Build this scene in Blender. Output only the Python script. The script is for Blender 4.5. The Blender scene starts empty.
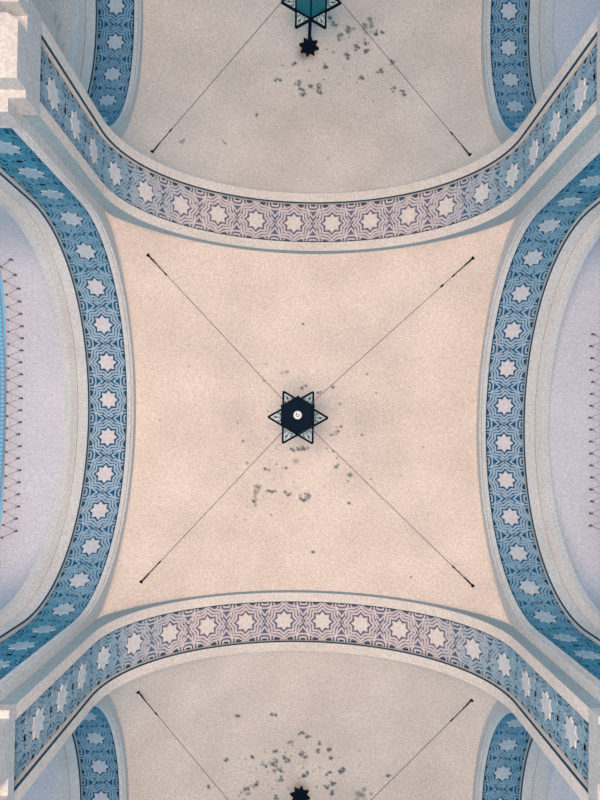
import bpy, math, random
import numpy as np
from mathutils import Matrix, Vector
random.seed(4); rng = np.random.default_rng(4)
U = 2.5            # metres per half bay
EYE = 1.6          # camera height above the floor
C = bpy.context.scene.collection
PI = math.pi

# ------------------------------------------------------------------ camera fit
CAM = dict(f=600.0, tx=0.0021, ty=0.0114, roll=0.0152, cx=-0.0231, cy=0.1025, py=34.8)
def rot():
    c, s = math.cos(CAM['roll']), math.sin(CAM['roll'])
    R1 = np.array([[c, -s, 0], [s, c, 0], [0, 0, 1]])
    c, s = math.cos(CAM['ty']), math.sin(CAM['ty'])
    R2 = np.array([[1, 0, 0], [0, c, s], [0, -s, c]])
    c, s = math.cos(CAM['tx']), math.sin(CAM['tx'])
    R3 = np.array([[c, 0, s], [0, 1, 0], [-s, 0, c]])
    return R3 @ R2 @ R1
R = rot()
def ray(u, w):                       # direction in scene units of a measured photo point
    d = R.T @ np.array([(u - 300) / CAM['f'], (w - 400 - CAM['py']) / CAM['f'], 1.0])
    return d / d[2]
def W(p):                            # half-bay units (eye level = 0) -> metres
    return (p[0] * U, p[1] * U, p[2] * U + EYE)

# ------------------------------------------------------------------ materials
def nodes(name):
    m = bpy.data.materials.new(name); m.use_nodes = True
    nt = m.node_tree; b = nt.nodes['Principled BSDF']
    return m, nt, b
def rgb(c): return (c[0], c[1], c[2], 1)
def plaster(name, col, stain=(0.035, 0.085, 0.12), grain=0.15, bump=0.25, attr=None, blotch=0.10, scale=42):
    m, nt, b = nodes(name); N, L = nt.nodes, nt.links
    tc = N.new('ShaderNodeTexCoord')
    n1 = N.new('ShaderNodeTexNoise'); n1.inputs['Scale'].default_value = scale; n1.inputs['Detail'].default_value = 2
    n2 = N.new('ShaderNodeTexNoise'); n2.inputs['Scale'].default_value = 1.6; n2.inputs['Detail'].default_value = 4
    L.new(tc.outputs['Object'], n1.inputs['Vector']); L.new(tc.outputs['Object'], n2.inputs['Vector'])
    mr = N.new('ShaderNodeMapRange'); mr.inputs['From Min'].default_value = .3; mr.inputs['From Max'].default_value = .7
    mr.inputs['To Min'].default_value = 1 - grain; mr.inputs['To Max'].default_value = 1 + grain
    L.new(n1.outputs['Fac'], mr.inputs['Value'])
    mr2 = N.new('ShaderNodeMapRange'); mr2.inputs['From Min'].default_value = .3; mr2.inputs['From Max'].default_value = .7
    mr2.inputs['To Min'].default_value = 1 - blotch; mr2.inputs['To Max'].default_value = 1 + blotch * .5
    L.new(n2.outputs['Fac'], mr2.inputs['Value'])
    mu = N.new('ShaderNodeMath'); mu.operation = 'MULTIPLY'
    L.new(mr.outputs[0], mu.inputs[0]); L.new(mr2.outputs[0], mu.inputs[1])
    vm = N.new('ShaderNodeVectorMath'); vm.operation = 'SCALE'; vm.inputs[0].default_value = col[:3]
    L.new(mu.outputs[0], vm.inputs['Scale'])
    out = vm.outputs[0]
    if attr:
        at = N.new('ShaderNodeAttribute'); at.attribute_name = attr
        mx = N.new('ShaderNodeMix'); mx.data_type = 'RGBA'
        L.new(at.outputs['Fac'], mx.inputs['Factor']); L.new(out, mx.inputs['A'])
        mx.inputs['B'].default_value = rgb(stain); out = mx.outputs['Result']
    L.new(out, b.inputs['Base Color'])
    b.inputs['Roughness'].default_value = .9; b.inputs['Specular IOR Level'].default_value = .15
    bp = N.new('ShaderNodeBump'); bp.inputs['Strength'].default_value = bump; bp.inputs['Distance'].default_value = .006
    L.new(n1.outputs['Fac'], bp.inputs['Height']); L.new(bp.outputs[0], b.inputs['Normal'])
    return m
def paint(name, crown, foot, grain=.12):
    # painted stucco: the weaker warm light on the legs is put into the colour
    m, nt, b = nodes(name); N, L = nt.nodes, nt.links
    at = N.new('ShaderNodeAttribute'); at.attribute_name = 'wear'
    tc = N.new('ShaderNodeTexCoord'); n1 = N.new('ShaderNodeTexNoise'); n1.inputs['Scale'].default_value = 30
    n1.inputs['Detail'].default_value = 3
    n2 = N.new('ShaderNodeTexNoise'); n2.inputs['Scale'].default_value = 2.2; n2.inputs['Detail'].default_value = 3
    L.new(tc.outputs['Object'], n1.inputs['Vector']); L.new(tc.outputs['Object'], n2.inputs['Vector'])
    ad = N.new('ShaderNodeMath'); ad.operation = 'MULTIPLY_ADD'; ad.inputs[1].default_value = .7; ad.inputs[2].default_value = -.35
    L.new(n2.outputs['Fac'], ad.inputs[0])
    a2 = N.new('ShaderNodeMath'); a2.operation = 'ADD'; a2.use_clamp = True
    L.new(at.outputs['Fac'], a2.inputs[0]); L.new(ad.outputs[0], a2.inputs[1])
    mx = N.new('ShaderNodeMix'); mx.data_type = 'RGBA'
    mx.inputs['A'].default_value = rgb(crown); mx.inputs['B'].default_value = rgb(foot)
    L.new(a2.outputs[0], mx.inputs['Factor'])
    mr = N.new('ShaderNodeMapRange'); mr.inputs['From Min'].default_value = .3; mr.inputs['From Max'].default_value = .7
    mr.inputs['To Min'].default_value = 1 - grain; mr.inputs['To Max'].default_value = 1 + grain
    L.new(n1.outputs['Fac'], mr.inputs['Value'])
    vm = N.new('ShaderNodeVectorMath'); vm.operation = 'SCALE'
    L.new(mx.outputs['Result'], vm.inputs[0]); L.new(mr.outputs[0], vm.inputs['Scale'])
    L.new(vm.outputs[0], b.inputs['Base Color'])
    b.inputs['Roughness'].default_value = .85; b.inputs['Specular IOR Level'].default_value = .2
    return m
def simple(name, col, rough=.5, metal=0, trans=0, spec=.5):
    m, nt, b = nodes(name); N, L = nt.nodes, nt.links
    tc = N.new('ShaderNodeTexCoord'); n1 = N.new('ShaderNodeTexNoise'); n1.inputs['Scale'].default_value = 20
    L.new(tc.outputs['Object'], n1.inputs['Vector'])
    mx = N.new('ShaderNodeMix'); mx.data_type = 'RGBA'
    mx.inputs['A'].default_value = rgb([c * .85 for c in col]); mx.inputs['B'].default_value = rgb([min(1, c * 1.15) for c in col])
    L.new(n1.outputs['Fac'], mx.inputs['Factor']); L.new(mx.outputs['Result'], b.inputs['Base Color'])
    b.inputs['Roughness'].default_value = rough; b.inputs['Metallic'].default_value = metal
    b.inputs['Transmission Weight'].default_value = trans; b.inputs['Specular IOR Level'].default_value = spec
    return m

M = {}
CREAM = (.81, .69, .615)
M['vault'] = plaster('vault_plaster', CREAM, attr='stain')
M['rim'] = plaster('rim_plaster', (.79, .70, .64), blotch=.08)
M['side_rim'] = plaster('side_rim_plaster', (.66, .66, .66), blotch=.08)
M['face'] = plaster('shaded_face_plaster', (.33, .44, .50), blotch=.08)  # dimness of these faces is put into the colour
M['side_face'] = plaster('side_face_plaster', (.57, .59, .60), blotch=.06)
M['outer'] = plaster('outer_plaster', (.70, .68, .74), attr='stain', blotch=.05)
M['outer_warm'] = plaster('flaking_plaster', (.74, .66, .62), attr='stain', blotch=.12)
M['pier'] = plaster('pier_plaster', (.56, .56, .56), blotch=.1)
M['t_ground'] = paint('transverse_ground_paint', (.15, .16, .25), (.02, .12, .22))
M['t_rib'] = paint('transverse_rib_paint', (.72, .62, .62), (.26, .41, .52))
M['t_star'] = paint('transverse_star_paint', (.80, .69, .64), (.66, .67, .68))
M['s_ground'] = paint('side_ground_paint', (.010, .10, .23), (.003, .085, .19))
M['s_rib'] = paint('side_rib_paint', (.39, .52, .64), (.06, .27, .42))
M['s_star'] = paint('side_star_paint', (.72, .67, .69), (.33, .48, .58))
M['line'] = simple('dark_joint', (.02, .07, .12), .9, spec=.1)
M['iron'] = simple('lantern_iron', (.004, .011, .024), .9, 0, spec=.08)
M['glass'] = simple('teal_glass', (.008, .16, .22), .4, spec=.2)
M['frost'] = simple('frosted_glass', (.58, .74, .80), .5, spec=.2)
M['bulb'] = simple('white_bulb', (.85, .86, .86), .3)
M['wire'] = simple('wire_steel', (.10, .075, .07), .5, .5)
M['net'] = simple('pale_net_cord', (.22, .32, .42), .8)
M['cord'] = simple('net_cord', (.05, .09, .14), .8)

# ------------------------------------------------------------------ mesh helpers
class MB:
    def __init__(s): s.v = []; s.f = []; s.m = []; s.wear = []
    def add(s, verts, faces, mi=0, wear=0.0):
        o = len(s.v); s.v += [tuple(v) for v in verts]
        s.f += [tuple(i + o for i in f) for f in faces]; s.m += [mi] * len(faces)
        s.wear += list(wear) if hasattr(wear, '__len__') else [wear] * len(verts)
    def tube(s, pts, r, n=6, mi=0, closed=False):
        pts = [Vector(p) for p in pts]; rings = []; k = len(pts)
        for i, p in enumerate(pts):
            a = pts[(i - 1) % k] if (closed or i > 0) else pts[i]
            b = pts[(i + 1) % k] if (closed or i < k - 1) else pts[i]
            t = (b - a).normalized(); up = Vector((0, 0, 1)) if abs(t.z) < .9 else Vector((1, 0, 0))
            x = t.cross(up).normalized(); y = t.cross(x)
            q = r[i] if hasattr(r, '__len__') else r; rings.append([p + x * math.cos(2 * PI * j / n) * q + y * math.sin(2 * PI * j / n) * q for j in range(n)])
        vs = [q for ring in rings for q in ring]; fs = []
        for i in range(k if closed else k - 1):
            for j in range(n):
                i2 = (i + 1) % k
                fs.append((i * n + j, i * n + (j + 1) % n, i2 * n + (j + 1) % n, i2 * n + j))
        if not closed: fs += [tuple(range(n)), tuple(range((k - 1) * n, k * n))]
        s.add(vs, fs, mi)
    def prism(s, poly, z0, z1, mi=0, top=1.0):   # poly xy metres; top = scale at z1
        n = len(poly)
        vs = [(x, y, z0) for x, y in poly] + [(x * top, y * top, z1) for x, y in poly]
        fs = [tuple(range(n)), tuple(range(n, 2 * n))] + [(i, (i + 1) % n, n + (i + 1) % n, n + i) for i in range(n)]
        s.add(vs, fs, mi)
    def box(s, x0, x1, y0, y1, z0, z1, mi=0):
        s.prism([(x0, y0), (x1, y0), (x1, y1), (x0, y1)], z0, z1, mi)
    def build(s, name, mats, parent=None, smooth=False, loc=(0, 0, 0)):
        me = bpy.data.meshes.new(name); me.from_pydata([tuple(map(float, v)) for v in s.v], [], s.f)
        for m in mats: me.materials.append(m)
        me.polygons.foreach_set('material_index', s.m)
        if any(s.wear):
            a = me.attributes.new('wear', 'FLOAT', 'POINT'); a.data.foreach_set('value', s.wear)
        if smooth: me.polygons.foreach_set('use_smooth', [True] * len(me.polygons))
        me.update()
        o = bpy.data.objects.new(name, me); C.objects.link(o); o.location = loc
        if parent: o.parent = parent
        return o
def thing(name, label, cat, loc=(0, 0, 0), group=None):
    o = bpy.data.objects.new(name, None); C.objects.link(o); o.location = loc; o.empty_display_size = .1
    o['label'] = label; o['category'] = cat
    if group: o['group'] = group
    return o
def struct(o, label=None):
    o['kind'] = 'structure'
    if label: o['label'] = label
    return o
def copy_tree(o, parent=None):
    c = o.copy(); C.objects.link(c)
    if parent: c.parent = parent
    for ch in list(o.children): copy_tree(ch, c)
    return c

# ------------------------------------------------------------------ arch profile
AX, SPR, RISE = .816, 2.32, .68       # half span, springing height, rise (half-bay units)
IMP = 1.68                           # top of the impost
NC = 18.4                               # pattern cells along one arch
def build_path(n):
    fine = []
    for z in np.linspace(IMP, SPR, 200)[:-1]: fine.append((-AX, z))
    for a in np.linspace(PI, 0, 1200): fine.append((AX * math.cos(a), SPR + RISE * math.sin(a)))
    for z in np.linspace(SPR, IMP, 200)[1:]: fine.append((AX, z))
    fine = np.array(fine); d = np.r_[0, np.cumsum(np.hypot(*np.diff(fine, axis=0).T))]
    return fine, d
FINE, DIST = build_path(0); TOTAL = DIST[-1]
def path(s):                          # s in 0..TOTAL -> point, outward normal
    s = min(max(s, 0), TOTAL)
    x = np.interp(s, DIST, FINE[:, 0]); z = np.interp(s, DIST, FINE[:, 1])
    if z <= SPR + 1e-4: n = (math.copysign(1, x), 0)
    else:
        n = (x / AX ** 2, (z - SPR) / RISE ** 2); l = math.hypot(*n); n = (n[0] / l, n[1] / l)
    return x, z, n
def ceil_pt(axis, ctr, s, t, h):      # s along arch, t across, h outwards; axis 'T' spans X, 'S' spans Y
    x, z, n = path(s); x += n[0] * h; z += n[1] * h
    return (x, ctr + t, z) if axis == 'T' else (ctr + t, x, z)

# ------------------------------------------------------------------ vault height
ZC, EX, AD = 3.21, .16, .39
VX, VY = .865, .855
def A(t):
    t = np.clip(np.abs(t), 0, 1); return AD * (.3 * t ** 2 + .7 * (1 - np.sqrt(1 - t ** 2)))
def vault_z(x, y):
    tx, ty = np.abs(x) / VX, np.abs(y) / VY
    return ZC - EX * (tx ** 2 + ty ** 2) - A(tx) * A(ty) / AD
def edge_z(t): return float(ZC - EX * (1 + t ** 2) - A(t))

# ------------------------------------------------------------------ stains (measured patches of mildew)
SPOTS = []   # photo x, y, radius, strength
def cl(x, y, n, sx, sy, r=(.7, 1.4), k=(.35, .9)):
    for _ in range(n):
        SPOTS.append((random.gauss(x, sx), random.gauss(y, sy), random.uniform(*r), random.uniform(*k)))
for q in [(302,388,1.6,.8),(306,386,1.3,.9),(333,387,1.6,.55),(318,393,1.4,.9),(321,392,1,.8),(287,372,2,.3),(282,373,1.5,.3),
          (266,364,.9,.7),(264,381,.9,.7),(340,404,1.1,.85),(268,411,.8,.6),(243,441,1.1,.7),(367,374,1,.6),(333,451,1,.7),
          (336,467,1.8,.8),(338,465,1.2,.8),(337,458,1,.5),(327,448,1,.5),(286,468,1.4,.85),(265,469,1.6,.7),(269,470,1.2,.5),
          (247,463,1.8,.3),(296,461,3,.25),(350,475,2.4,.45),(348,481,1,.6),(303,324,1.2,.7),(362,435,1.1,.6),(349,503,1.5,.6),
          (313,552,1.6,.75),(423,447,1.1,.4),(411,577,1,.7),(376,393,1,.5),(189,366,1,.35),(160,420,1,.3),(245,520,1,.3)]: SPOTS.append(q)
cl(297, 449, 14, 6, 1.4, (.8, 1.6)); cl(336, 431, 10, 2.5, 3, (.7, 1.5), (.2, .7)); cl(256, 491, 16, 2.5, 4, (.8, 1.6), (.2, .6))
cl(271, 492, 9, 4, 1.4); cl(287, 493, 6, 2, 2); cl(307, 497, 14, 3.2, 2.6, (.8, 1.8)); cl(254, 502, 6, 1.5, 3); cl(300, 480, 30, 45, 28, (.4, .9), (.2, .6))
# upper bay
for x, y in [(340,37),(330,18),(333,25),(349,29),(366,42),(347,55),(326,66),(362,76),(319,86),(321,92),(310,87),(303,93),(297,84),
             (382,31),(377,34),(392,62),(393,88),(381,72),(402,93),(278,80),(356,48),(295,64),(302,90),(366,52)]:
    cl(x, y, 5, 1.4, 1.4, (.6, 1.5), (.4, .95))
cl(368, 26, 10, 4, 3, (1, 2.2), (.2, .5)); cl(340, 70, 40, 40, 28, (.4, .9), (.2, .6)); cl(349, 29, 6, 2, 2, (1, 2), (.3, .6))
cl(181, 142, 6, 2, 1.2, (.6, 1.1), (.3, .6)); cl(258, 115, 3, 1, 1); cl(226, 142, 3, 1.5, 1, (.6, 1), (.3, .5)); cl(327, 157, 2, 1, 1, (.6, 1), (.3, .5))
# lower bay
for x, y in [(290,743),(303,734),(308,737),(320,743),(318,751),(305,756),(302,754),(275,752),(284,758),(288,761),(273,765),(264,766),
             (280,771),(281,779),(306,775),(329,773),(341,771),(343,769),(327,786),(333,784),(257,784),(254,786),(247,788),(328,751),(238,716),(253,757),
             (333,794),(274,715),(330,758),(208,787),(226,760),(389,775),(276,797)]:
    cl(x, y, 5, 1.3, 1.1, (.6, 1.4), (.4, .95))
cl(275, 763, 10, 4, 3, (1, 2), (.2, .5)); cl(297, 768, 45, 38, 16, (.4, .9), (.2, .6)); cl(360, 796, 14, 5, 3, (1, 2.5), (.15, .4)); cl(243, 796, 10, 4, 3, (1, 2.2), (.15, .4))
SOFT = [(307, 51, 9, .55), (303, 55, 7, .4), (300, 789, 11, .5), (238, 412, 24, .15), (362, 422, 28, .17), (252, 445, 14, .07), (340, 395, 20, .06),
        (285, 30, 22, .10), (350, 15, 26, .12), (330, 60, 30, .05), (275, 790, 24, .06), (345, 790, 26, .09), (300, 390, 16, .02)]

def yc_small(b): return 220 < b < 620
def stain_field(x, y, z, bay):       # x, y, z arrays, half-bay units; spots are carried onto the surface they were seen on
    P = np.stack([x - CAM['cx'], y - CAM['cy'], z], -1) @ R.T
    u = 300 + CAM['f'] * P[..., 0] / P[..., 2]; w = 400 + CAM['py'] + CAM['f'] * P[..., 1] / P[..., 2]
    out = np.zeros_like(u)
    lo, hi = w.min() - 5, w.max() + 5
    for (a, b, r, k) in SPOTS:
        if lo < b < hi:
            d = ((u - a) ** 2 + ((w - b) * 1.15) ** 2) / (r * (.85 if yc_small(b) else 1)) ** 2
            out = np.maximum(out, min(1, k * 1.7) * np.exp(-d ** 1.5 * .45))
    for (a, b, r, k) in SOFT:
        if lo < b < hi: out = 1 - (1 - out) * (1 - k * np.exp(-((u - a) ** 2 + (w - b) ** 2) / (2 * (r * .6) ** 2)))
    return out * (.8 + .4 * rng.random(out.shape))

def grid_mesh(name, x, y, z, mat, stain=None):
    n, m = x.shape
    V = np.stack([x * U, y * U, z * U + EYE], -1).reshape(-1, 3)
    i = np.arange(n * m).reshape(n, m)
    F = np.stack([i[:-1, :-1], i[1:, :-1], i[1:, 1:], i[:-1, 1:]], -1).reshape(-1, 4)
    me = bpy.data.meshes.new(name); me.vertices.add(len(V)); me.vertices.foreach_set('co', V.ravel())
    me.loops.add(F.size); me.loops.foreach_set('vertex_index', F.ravel())
    me.polygons.add(len(F)); me.polygons.foreach_set('loop_start', np.arange(0, F.size, 4)); me.polygons.foreach_set('loop_total', np.full(len(F), 4))
    me.update(); me.validate()
    me.polygons.foreach_set('use_smooth', [True] * len(F)); me.materials.append(mat)
    if stain is not None:
        a = me.attributes.new('stain', 'FLOAT', 'POINT'); a.data.foreach_set('value', np.clip(stain, 0, 1).ravel())
    o = bpy.data.objects.new(name, me); C.objects.link(o); return o

BAYS = [(0, 'central bay'), (-2, 'upper bay'), (2, 'lower bay')]
for yc, nm in BAYS + [(-4, 'unseen bay beyond the upper one'), (4, 'unseen bay beyond the lower one')]:  # the two end vaults are unseen, added to block stray sky light
    n = 340 if abs(yc) < 3 else 60
    tx = np.sin(np.linspace(-PI / 2, PI / 2, n)); lin = np.linspace(-1, 1, n); g = .35 * tx + .65 * lin
    X, Y = np.meshgrid(g * VX, g * VY, indexing='ij'); Z = vault_z(X, Y)
    st = stain_field(X, Y + yc, Z, nm) if abs(yc) < 3 else np.zeros_like(Z)
    struct(grid_mesh('ceiling', X, Y + yc, Z, M['vault'], st), 'cream plaster vault over the %s' % nm)

# ------------------------------------------------------------------ arches
def sweep(mb, axis, ctr, prof, n=144, mi=0, s0=0, s1=None, mis=None):
    s1 = TOTAL if s1 is None else s1; ss = np.linspace(s0, s1, n + 1); k = len(prof)
    vs = [W(ceil_pt(axis, ctr, s, t, h)) for s in ss for t, h in prof]
    for j in range(k - 1):
        fs = [(i * k + j, i * k + j + 1, (i + 1) * k + j + 1, (i + 1) * k + j) for i in range(n)]
        if j == 0: mb.add(vs, fs, mis[j] if mis else mi); base = len(mb.v) - len(vs)
        else:
            mb.f += [tuple(q + base for q in f) for f in fs]; mb.m += [mis[j] if mis else mi] * len(fs)

REC = .024                            # depth of the recess that holds the stucco
def pattern(axis, ctr, hw, shift, deepen):
    """one band of stucco: ground, interlaced ribs and eight pointed stars, raised off the ground"""
    mb = MB(); L = TOTAL / NC * (.955 if axis == 'T' else .93); Wd = 2 * hw; NL = TOTAL / L; O0 = NL / 2 - 9
    def wear(s):  # amount of painted-in cooling from crown to legs
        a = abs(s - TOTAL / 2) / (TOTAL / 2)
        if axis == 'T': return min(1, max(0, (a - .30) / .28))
        return min(1, max(0, (a - .20) / .5) + deepen)
    n = 150; vs = []; wr = []
    for i in range(n + 1):
        s = TOTAL * i / n
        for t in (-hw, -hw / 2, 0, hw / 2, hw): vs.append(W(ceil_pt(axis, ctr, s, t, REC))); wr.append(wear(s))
    fs = [(i * 5 + j, i * 5 + j + 1, i * 5 + j + 6, i * 5 + j + 5) for i in range(n) for j in range(4)]
    mb.add(vs, fs, 0, wr)
    H = .005
    def strip(uc, p, q, w, mi=1, h=H):
        (u0, v0), (u1, v1) = p, q
        ln = math.hypot(u1 - u0, v1 - v0)
        if ln < 1e-6: return
        k = max(1, int(abs(u1 - u0) / .2) + 1); nx, ny = -(v1 - v0) / ln * w / 2, (u1 - u0) / ln * w / 2
        vs = []; wr = []
        for i in range(k + 1):
            f = i / k; u, v = u0 + (u1 - u0) * f, v0 + (v1 - v0) * f
            for (a, b, hh) in ((u + nx, v + ny, REC), (u + nx * .8, v + ny * .8, REC - h), (u - nx * .8, v - ny * .8, REC - h), (u - nx, v - ny, REC)):
                b = min(.497, max(-.497, b)); s = min(max((uc + a) * L, 0), TOTAL)
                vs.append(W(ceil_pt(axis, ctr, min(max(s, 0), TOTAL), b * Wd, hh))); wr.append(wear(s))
        fs = []
        for i in range(k):
            for j in range(3): fs.append((i * 4 + j, i * 4 + j + 1, i * 4 + j + 5, i * 4 + j + 4))
        fs += [(0, 1, 2, 3), (k * 4, k * 4 + 3, k * 4 + 2, k * 4 + 1)]
        mb.add(vs, fs, mi, wr)
    def poly(uc, pts, w, mi=1, closed=False):
        m = len(pts)
        for i in range(m if closed else m - 1): strip(uc, pts[i], pts[(i + 1) % m], w, mi)
    def starpts(ro, ri, rotv=0, su=1):
        return [((ro if i % 2 == 0 else ri) * math.cos(PI * i / 8 + rotv) * su, (ro if i % 2 == 0 else ri) * math.sin(PI * i / 8 + rotv)) for i in range(16)]
    for c in range(-2, 21):
        uc = c + .5 + shift + O0
        if uc < -.45 or uc > NL + .45: continue
        # star plate
        pts = starpts(.252, .172)
        full = 0 < uc - .28 and uc + .28 < NL
        if full:
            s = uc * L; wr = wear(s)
            top = [W(ceil_pt(axis, ctr, (uc + a) * L, b * Wd, REC - .006)) for a, b in pts]
            low = [W(ceil_pt(axis, ctr, (uc + a * 1.04) * L, b * 1.04 * Wd, REC)) for a, b in pts]
            cen = W(ceil_pt(axis, ctr, s, 0, REC - .006))
            mb.add([cen] + top + low, [(0, 1 + i, 1 + (i + 1) % 16) for i in range(16)] + [(1 + i, 1 + (i + 1) % 16, 17 + (i + 1) % 16, 17 + i) for i in range(16)], 2, wr)
        # concentric star outlines
        R1, R2, R3 = starpts(.352, .262), starpts(.435, .345), starpts(.515, .425)
        w = .056
        poly(uc, R1, w, 1, True)
        # second ring broken at the cell joints, where the bands cross over
        for i in range(16):
            a, b = R2[i], R2[(i + 1) % 16]
            strip(uc, a, b, w, 1)
        for i in range(16):
            a, b = R3[i], R3[(i + 1) % 16]
            if abs(a[0]) < .40 and abs(b[0]) < .44 and abs(a[1]) < .53 and abs(b[1]) < .53: strip(uc, a, b, w * .9, 1)
        # crossing bands at the joint
        for sg in (-1, 1):
            for e in (-1, 1):
                poly(uc, [(e * .40, sg * .14), (e * .47, sg * .05), (e * .53, -sg * .05)], .046)
                poly(uc, [(e * .33, sg * .34), (e * .43, sg * .25), (e * .50, sg * .14)], .046)
                # nested corner brackets
                poly(uc, [(e * .34, sg * .49), (e * .34, sg * .41), (e * .41, sg * .34), (e * .5, sg * .34)], .046)
                poly(uc, [(e * .42, sg * .49), (e * .42, sg * .43), (e * .5, sg * .43)], .046)
                poly(uc, [(e * .26, sg * .49), (e * .27, sg * .44), (e * .22, sg * .40)], .034)
                poly(uc, [(e * .10, sg * .49), (e * .0, sg * .455)], .03)
    # dark open joints along both edges
    for sg in (-1, 1):
        e = hw * sg
        sweep(mb, axis, ctr, [(e, REC - .002), (e - sg * .0075, REC - .0025)], 144, 3)
    while len(mb.wear) < len(mb.v): mb.wear.append(0)
    return mb

def plate(mb, axis, ctr_t, lim, mi=0, ext=.035):
    """flat wall of the arch seen from inside the bay, from the soffit edge up past the vault"""
    n = 160; vs = []
    for i in range(n + 1):
        x, z, nn = path(TOTAL * i / n)
        xo = x / AX * (lim + ext); t = abs(xo) / (lim + ext)
        zo = z if z < SPR - 1e-3 else max(z, edge_z(min(1, t)) + .04)
        for X, Z in ((x, z), (xo, zo)):
            vs.append(W((X, ctr_t, Z) if axis == 'T' else (ctr_t, X, Z)))
    mb.add(vs, [(i * 2, i * 2 + 1, i * 2 + 3, i * 2 + 2) for i in range(n)], mi)

TH, TR = .0955, .145                  # transverse: half band, half arch
def transverse(yc, label, shift):
    t = thing('transverse_arch', label, 'arch', W((0, yc, IMP)), 'transverse arches between the bays')
    inv = Matrix.Translation(-Vector(t.location))
    def fin(mb, nm, mats):
        o = mb.build(nm, mats, t); o.data.transform(inv); return o
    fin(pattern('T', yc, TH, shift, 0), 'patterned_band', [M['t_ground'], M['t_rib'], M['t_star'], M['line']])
    for sg in (-1, 1):
        mb = MB()
        pr = [(sg * TH, REC + .004), (sg * TH, .006), (sg * (TH + .0055), 0), (sg * (TR - .004), 0), (sg * TR, .0)]
        sweep(mb, 'T', yc, pr, 144, mis=[0, 1, 0, 0])
        fin(mb, 'edge_moulding', [M['rim'], M['line']])
        mb = MB(); plate(mb, 'T', yc + sg * TR, VX); fin(mb, 'arch_face', [M['face']])
    return t
transverse(-1, 'pale arch with lavender star pattern curving across above the central star lantern', .1)
transverse(1, 'pale arch with lavender star pattern curving across below the central star lantern', 0)

SH = .0917
def side(sx, yc, label):
    """side arch; sx = -1 left row, 1 right row"""
    xc = sx * .9957
    t = thing('side_arch', label, 'arch', W((xc, yc, IMP)), 'blue patterned side arches')
    inv = Matrix.Translation(-Vector(W((xc, 0, IMP))))
    def fin(mb, nm, mats):
        o = mb.build(nm, mats, t); o.data.transform(inv); return o
    fin(pattern('S', xc, SH, 0, .55 if yc else 0), 'patterned_band', [M['s_ground'], M['s_rib'], M['s_star'], M['line']])  # upper and lower bays are shifted towards the foot colour
    # inner edge (towards the bay)
    mb = MB(); e = -sx
    sweep(mb, 'S', xc, [(e * SH, REC + .004), (e * SH, .006), (e * (SH + .0065), 0), (e * .118, 0), (e * .120, .006), (e * .122, .0), (e * .1307, 0)], 144, mis=[0, 1, 0, 0, 0, 0])
    fin(mb, 'edge_moulding', [M['side_rim'], M['line']])
    mb = MB(); plate(mb, 'S', xc + e * .1307, VY); fin(mb, 'arch_face', [M['side_face']])
    # outer orders
    mb = MB(); e = sx
    sweep(mb, 'S', xc, [(e * SH, REC + .004), (e * SH, .006), (e * (SH + .0055), 0), (e * .146, 0), (e * .148, .008), (e * .150, 0)], 144, mis=[0, 1, 0, 0, 0])
    fin(mb, 'edge_moulding', [M['side_rim'], M['line']])
    mb = MB()
    sweep(mb, 'S', xc, [(e * .150, 0), (e * .153, -.001), (e * .172, -.026), (e * .178, -.028), (e * .204, -.028), (e * .209, .03)], 144)
    fin(mb, 'outer_moulding', [M['side_rim']])
    return t
for sx, sn in ((-1, 'left'), (1, 'right')):
    for yc, nm in BAYS:
        where = {0: 'beside the central star lantern', -2: 'at the top, behind the upper transverse arch', 2: 'at the bottom, behind the lower transverse arch'}[yc]
        side(sx, yc, 'blue arch with pale stars on the %s %s' % (sn, where))

# ------------------------------------------------------------------ outer plaster beyond the side arches
def outer_z(X, Y):
    t = np.clip(np.abs(Y) / .84, 0, 1)
    arch = SPR + .02 + (RISE + .005) * np.sqrt(1 - t ** 2) ** 1.0
    flat = SPR + (3.025 - SPR) * (1 - t ** 5) ** .2
    w = np.clip((np.abs(X) - 1.2) / .03, 0, 1); w = w * w * (3 - 2 * w)
    return (1 - w) * arch + w * flat
for sx, sn in ((-1, 'left'), (1, 'right')):
    for yc, nm in BAYS:
        t = np.sin(np.linspace(-PI / 2, PI / 2, 160)) * .84
        xs = np.r_[np.linspace(1.196, 1.235, 12), np.linspace(1.24, 1.525 if yc == 0 else 1.9, 50)]
        X, Y = np.meshgrid(xs * sx, t, indexing='ij'); Z = outer_z(X, Y)
        st = np.zeros_like(Z)
        if sx == -1 and yc == -2:          # flaking plaster on the outer wall of the upper bay
            for _ in range(70):
                a = random.choice([1.27, 1.30, 1.325]) + random.gauss(0, .008); b = random.uniform(-.45, .55)
                st = np.maximum(st, random.uniform(.2, .8) * np.exp(-(((-X) - a) ** 2 / .000012 + (Y - b) ** 2 / random.uniform(.0001, .0012))))
        if yc == 0 and sx == -1:
            for (a, b) in [(1.215, .62), (1.23, .56), (1.24, .45), (1.215, .70)]:
                st = np.maximum(st, .5 * np.exp(-(((-X) - a) ** 2 / .00001 + (Y - b) ** 2 / .0008)))
        o = struct(grid_mesh('wall_' + sn, X, Y + yc, Z, M['outer_warm' if sx < 0 and yc == -2 else 'outer'], st), 'pale plaster recess beyond the %s side arch of the %s' % (sn, nm))
        mb = MB()
        for sg in (-1, 1):
            a, b = sorted((sx * 1.19, sx * 1.9)); y0 = yc + sg * .838; y1 = yc + sg * .86
            p = [W((a, min(y0, y1), IMP)), W((b, max(y0, y1), 3.2))]
            mb.box(p[0][0], p[1][0], p[0][1], p[1][1], p[0][2], p[1][2])
        struct(mb.build('trim_' + ('1' if sx < 0 else '2'), [M['side_rim']]))

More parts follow.
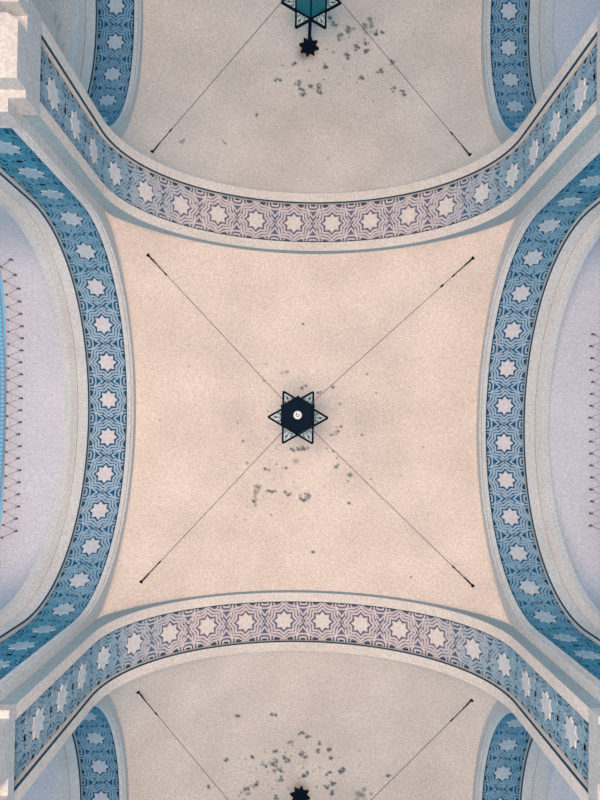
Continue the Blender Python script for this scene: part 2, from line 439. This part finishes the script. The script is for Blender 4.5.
# ------------------------------------------------------------------ piers with moulded imposts
def pier(sx, sy, label, top):
    t = thing('pier', label, 'pier', (sx * 1.0 * U, sy * 1.0 * U, 0), 'piers carrying the arches')
    lx, ly = t.location[0], t.location[1]
    def foot(g):   # cross shaped plan, g = projection
        # coordinates in the quadrant, mirrored by sx, sy
        pts = [(AX - g, VY - g), (.8657 - g, VY - g), (.8657 - g, AX - g), (1.205 + g, AX - g), (1.205 + g, 2 - AX + g), (.8657 - g, 2 - AX + g), (.8657 - g, 1.145 + g), (AX - g, 1.145 + g)]
        return [(sx * x * U - lx, (sy * y) * U - ly) for x, y in pts]
    z = top * U + EYE
    mb = MB(); mb.prism(foot(-.045), .45, min(IMP * U + EYE - .01, z - .09)); mb.build('shaft', [M['pier']], t)
    mb = MB()
    zb = min(IMP * U + EYE - .01, z - .09); mb.prism(foot(.003), zb, z)
    for y0, y1, x1 in ((VY + .02, 1.055, AX - .004), (1.085, 1.14, AX - .004)):       # two hanging blocks under the transverse leg
        q = [(x1, y0), (x1 + .10, y0), (x1 + .10, y1), (x1 + .03, y1), (x1, y1 - .02)]
        mb.prism([(sx * x * U - lx, sy * y * U - ly) for x, y in q], zb - .14, zb)
    mb.build('impost', [M['pier']], t)
    mb = MB(); mb.prism(foot(.04), 0, .35); mb.prism(foot(.02), .35, .45); mb.build('plinth', [M['pier']], t)
for sx, sn in ((-1, 'left'), (1, 'right')):
    for sy, yn in ((-1, 'upper'), (1, 'lower')):
        pier(sx, sy, 'plaster pier with stepped impost in the %s %s corner' % (yn, sn), {(-1, -1): 1.765, (1, -1): 1.72, (-1, 1): 1.69, (1, 1): 1.73}[(sx, sy)])

# floor
m, nt, b = nodes('floor_stone'); N, L = nt.nodes, nt.links
tc = N.new('ShaderNodeTexCoord'); br = N.new('ShaderNodeTexBrick'); br.offset = 0
br.inputs['Scale'].default_value = 1; br.inputs['Brick Width'].default_value = .6; br.inputs['Row Height'].default_value = .6; br.inputs['Mortar Size'].default_value = .006
br.inputs['Color1'].default_value = (.62, .52, .44, 1); br.inputs['Color2'].default_value = (.56, .47, .40, 1); br.inputs['Mortar'].default_value = (.25, .22, .2, 1)
L.new(tc.outputs['Object'], br.inputs['Vector']); L.new(br.outputs['Color'], b.inputs['Base Color']); b.inputs['Roughness'].default_value = .6
mb = MB(); mb.box(-9, 9, -12, 12, -.1, 0); struct(mb.build('floor', [m]))

# ------------------------------------------------------------------ lanterns
LZ, BZ = 2.846, 2.60                  # star plate, underside of the body (half-bay units)
SR = .142 * U
def hexa(r, a0=PI / 6): return [(r * math.cos(a0 + i * PI / 3), r * math.sin(a0 + i * PI / 3)) for i in range(6)]
def lantern(yc, px, py, label):
    d = ray(px, py) * LZ; X = (CAM['cx'] + d[0]) * U; Y = (CAM['cy'] + d[1]) * U if yc < 2 else yc * U
    if yc == 2: X = -.03 * U
    z0 = BZ * U + EYE; zs = LZ * U + EYE; zt = ZC * U + EYE
    t = thing('star_lantern', label, 'lantern', (X, Y, z0), 'star lanterns hanging from the vaults')
    hs = zs - z0; ri = SR / math.sqrt(3)
    # star plate : two crossed triangles of iron bar
    mb = MB()
    for k in range(2):
        tri = [(SR * math.cos(k * PI + i * 2 * PI / 3), SR * math.sin(k * PI + i * 2 * PI / 3)) for i in range(3)]
        for i in range(3):
            a, c = Vector(tri[i]), Vector(tri[(i + 1) % 3]); dd = (c - a).normalized(); nn = Vector((-dd.y, dd.x)) * .012
            mb.prism([tuple(a - nn), tuple(c - nn), tuple(c + nn), tuple(a + nn)], hs - .012, hs + .012)
    star = mb.build('star_frame', [M['iron']], t)
    for i in range(6):
        ang = i * PI / 3; tip = Vector((math.cos(ang), math.sin(ang))) * (SR - .02)
        a = Vector((math.cos(ang - PI / 6), math.sin(ang - PI / 6))) * ri; c = Vector((math.cos(ang + PI / 6), math.sin(ang + PI / 6))) * ri
        mb = MB(); mb.prism([tuple(a), tuple(tip), tuple(c)], hs - .004, hs + .004)
        g = mb.build('star_panel', [M['frost']], t)
        mb = MB(); cen = (a + c + tip) / 3; rad = tip.normalized(); tan = Vector((-rad.y, rad.x))
        for q, (o1, o2, rr, turn) in enumerate([(-.012, .032, .022, 1.5), (-.012, -.032, .022, -1.5), (.034, 0, .015, 1.7)]):
            c0 = cen + rad * o1 + tan * o2
            pts = [(c0 + rad * math.cos(u * turn * PI) * rr * (1 - .55 * u) + tan * math.sin(u * turn * PI) * rr * (1 - .55 * u)) for u in np.linspace(0, 1, 9)]
            mb.tube([(p.x, p.y, hs - .01) for p in pts], .0042, 4)
        p0 = cen - rad * .045; p1 = cen + rad * .07
        mb.tube([(p0.x, p0.y, hs - .01), (p1.x, p1.y, hs - .01)], .0035, 4)
        mb.build('scroll', [M['iron']], g)
    # body
    mb = MB(); hx = hexa(ri)
    mb.prism(hexa(ri + .005), 0, .03); mb.prism(hexa(ri - .03), -.02, 0); mb.prism(hexa(ri + .004), hs - .03, hs + .02)
    for (x, y) in hx: mb.tube([(x, y, 0), (x, y, hs)], .011, 6)
    mb.prism(hexa(ri * .75), hs + .02, hs + .05, top=.4)
    mb.build('body_frame', [M['iron']], t)
    for i in range(6):
        a, c = hx[i], hx[(i + 1) % 6]; k = .965
        mb = MB(); mb.prism([(a[0], a[1]), (c[0], c[1]), (c[0] * k, c[1] * k), (a[0] * k, a[1] * k)], .03, hs - .03)
        mb.build('side_glass', [M['glass']], t)
    mb = MB(); n = 20
    rr = [(.045, -.02), (.047, -.034), (.040, -.05), (.024, -.058)]
    vs = [(r * math.cos(2 * PI * j / n), r * math.sin(2 * PI * j / n), z) for r, z in rr for j in range(n)]
    mb.add(vs, [(i * n + j, i * n + (j + 1) % n, (i + 1) * n + (j + 1) % n, (i + 1) * n + j) for i in range(3) for j in range(n)] + [tuple(range(3 * n, 4 * n))])
    bl = mb.build('lamp', [M['bulb']], t)
    mb = MB(); mb.tube([(.018 * math.cos(u), .018 * math.sin(u), -.060) for u in np.linspace(-.4, 4.6, 12)], .0045, 5)
    mb.tube([(-.012, 0, -.060), (.014, -.004, -.060)], .004, 5)
    mb.build('lamp_holder', [M['iron']], bl)
    # stem, leans a little to its ceiling rose
    rx = -X + (CAM['cx'] + ray({-2: 309, 0: 301, 2: 300}[yc], {-2: 48, 0: 414, 2: 795}[yc])[0] * ZC) * U
    ry = -Y + (CAM['cy'] + ray({-2: 309, 0: 301, 2: 300}[yc], {-2: 48, 0: 414, 2: 795}[yc])[1] * ZC) * U
    zl = float(vault_z((rx + X) / U, (ry + Y) / U - yc)) * U + EYE - z0
    mb = MB(); mb.tube([(0, 0, hs), (rx, ry, zl)], .022, 8); mb.build('stem', [M['iron']], t)
    sp = [((.135 if i % 2 == 0 else .082) * math.cos(PI * i / 8 + .2), (.135 if i % 2 == 0 else .082) * math.sin(PI * i / 8 + .2)) for i in range(16)]
    mb = MB(); mb.prism(sp, -.05, -.002); mb.prism([(x * .55, y * .55) for x, y in sp], -.085, -.05)
    o = mb.build('ceiling_rose', [M['iron']], t); o.location = (rx, ry, zl)
    return t, Vector((X, Y, z0)), ri
LAN = {}
LAN[0] = lantern(0, 298, 417.5, 'dark star lantern with six pointed frame hanging in the middle of the central vault')
LAN[-2] = lantern(-2, 311, 2.5, 'dark star lantern with teal glass cut by the top edge of the picture')
LAN[2] = lantern(2, 300, 830, 'star lantern below the bottom edge, only its dark star ceiling rose showing')

# ------------------------------------------------------------------ guy wires
def surf_hit(px, py, yc):
    d = ray(px, py); z = 2.8
    for _ in range(60):
        x, y = CAM['cx'] + d[0] * z, CAM['cy'] + d[1] * z
        z += .6 * (float(vault_z(x, y - yc)) - z)
    return Vector(W((x, y, z)))
def guy(px, py, yc, label, turn):
    h = surf_hit(px, py, yc); _, c, ri = LAN[yc]
    zc = c.z + .12; dirv = Vector((h.x - c.x, h.y - c.y, 0)).normalized()
    a = Vector((c.x, c.y, zc)) + dirv * ri * .93
    # eye bolt stands a little off the plaster, towards the eye of the wire
    t = thing('guy_wire', label, 'wire', h, 'guy wires steadying the star lanterns')
    off = -h; e = h + (a - h).normalized() * .10
    mb = MB(); mb.tube([a + off, e + off], .0036, 5); mb.build('wire', [M['wire']], t)
    mb = MB(); w = (a - e).normalized()
    ks = [(0, .008), (.05, .008), (.06, .004), (.08, .006), (.19, .006), (.20, .004), (.21, .009), (.25, .009), (.26, .004)]
    mb.tube([e + off + w * a_ for a_, _ in ks], [r_ for _, r_ in ks], 6)
    if turn: m2 = MB(); m2.tube([e + off + w * .40, e + off + w * .44], .012, 6); m2.build('clamp', [M['iron']], t)
    mb.build('turnbuckle', [M['iron']], t)
    mb = MB(); mb.tube([Vector((0, 0, .01)), e + off], .009, 6); mb.tube([(0, 0, .01), (0, 0, -.012)], .020, 8); mb.build('eye_bolt', [M['iron']], t)
for px, py, yc, lb, tn in [(148, 255, 0, 'thin wire from central star lantern to upper left corner of its vault', 0),
                       (473, 258, 0, 'thin wire from central star lantern to upper right corner of its vault', 1),
                       (141, 582, 0, 'thin wire from central star lantern to lower left corner of its vault', 0),
                       (473, 586, 0, 'thin wire from central star lantern to lower right corner of its vault', 0),
                       (152, 152, -2, 'thin wire running down left from the lantern at the top edge', 0),
                       (470, 155, -2, 'thin wire running down right from the lantern at the top edge', 0),
                       (138, 692, 2, 'thin wire at bottom left running towards the lower lantern', 0),
                       (472, 700, 2, 'thin wire at bottom right running towards the lower lantern', 0)]:
    guy(px, py, yc, lb, tn)

# ------------------------------------------------------------------ bird nets laced to the outer soffit
def net(sx, label, x_in, x_out, ya, yb, n):
    t = thing('bird_net', label, 'net', W((sx * x_out, 0, 3.0)))
    off = -Vector(t.location)
    def P(x, y, dz=-.006):
        return Vector(W((sx * x, y, float(outer_z(np.array(x), np.array(y))) + dz))) + off
    ys = np.linspace(ya, yb, n); step = ys[1] - ys[0]
    inn = []; out = []
    for i, y in enumerate(ys):
        inn.append(P(x_in + .012 * random.random(), y)); out.append(P(x_out, y + step * (.45 + .1 * random.random())))
    pts = [q for a, b in zip(inn, out) for q in (a, b)]
    mb = MB(); mb.tube(pts, .0033, 4)
    mb.build('lacing_cord', [M['cord']], t)
    for q, big in [(p, 1) for p in inn] + [(p, 0) for p in out]:
        mb = MB(); mb.tube([q + Vector((0, 0, .02)), q + Vector((0, 0, -.012))], .013 if big else .011, 6)
        mb.tube([q, q + Vector((sx * .035 * (1 if big else -.4), .006, -.004))], .006, 5)
        mb.build('hook', [M['cord']], t)
    mb = MB()
    xs = np.arange(x_out + .004, 2.2, .022); yy = np.arange(-.86, .86, .022)
    def Z(x, y): return Vector(W((sx * x, y, 3.0 - .12 * (abs(y) / .8) ** 2.2 - .1 * (x - x_out)))) + off
    for x in xs: mb.tube([Z(x, y) for y in np.linspace(-.86, .86, 24)], .010, 3)
    for y in yy: mb.tube([Z(x, y) for x in (x_out, 1.8, 2.2)], .010, 3)
    g = mb.build('netting', [M['net']], t)
net(-1, 'dark net laced in zigzag to the pale plaster at the left edge', 1.435, 1.508, -.76, .57, 23)
net(1, 'dark net hooked along the pale plaster at the right edge', 1.425, 1.50, -.46, .50, 17)

# ------------------------------------------------------------------ light
w = bpy.data.worlds.new('World'); bpy.context.scene.world = w; w.use_nodes = True
bg = w.node_tree.nodes['Background']; bg.inputs['Color'].default_value = (.22, .59, .88, 1); bg.inputs['Strength'].default_value = .86
def area(name, loc, size, sy, power, col, rotv=(PI, 0, 0)):
    l = bpy.data.lights.new(name, 'AREA'); l.shape = 'RECTANGLE'; l.size = size; l.size_y = sy; l.energy = power; l.color = col
    o = bpy.data.objects.new(name, l); C.objects.link(o); o.location = loc; o.rotation_euler = rotv; return o
area('floor_fill', (-.6, .5, .1), 3.4, 4.4, 735, (1, .76, .615))  # added upward fill, stands in for light bounced off the floor

# ------------------------------------------------------------------ camera
cd = bpy.data.cameras.new('Camera'); cam = bpy.data.objects.new('Camera', cd); C.objects.link(cam)
r_, d_, f_ = R[0], R[1], R[2]
Mx = Matrix(((r_[0], -d_[0], -f_[0], CAM['cx'] * U), (r_[1], -d_[1], -f_[1], CAM['cy'] * U), (r_[2], -d_[2], -f_[2], EYE), (0, 0, 0, 1)))
cam.matrix_world = Mx
cd.sensor_fit = 'VERTICAL'; cd.sensor_height = 36; cd.sensor_width = 27; cd.lens = CAM['f'] / 800 * 36; cd.shift_y = CAM['py'] / 800
cd.clip_start = .05; cd.clip_end = 200
sc = bpy.context.scene; sc.camera = cam
sc.view_settings.view_transform = 'Standard'; sc.view_settings.look = 'None'; sc.view_settings.gamma = 1; sc.view_settings.use_curve_mapping = False
sc.view_settings.exposure = 0.0
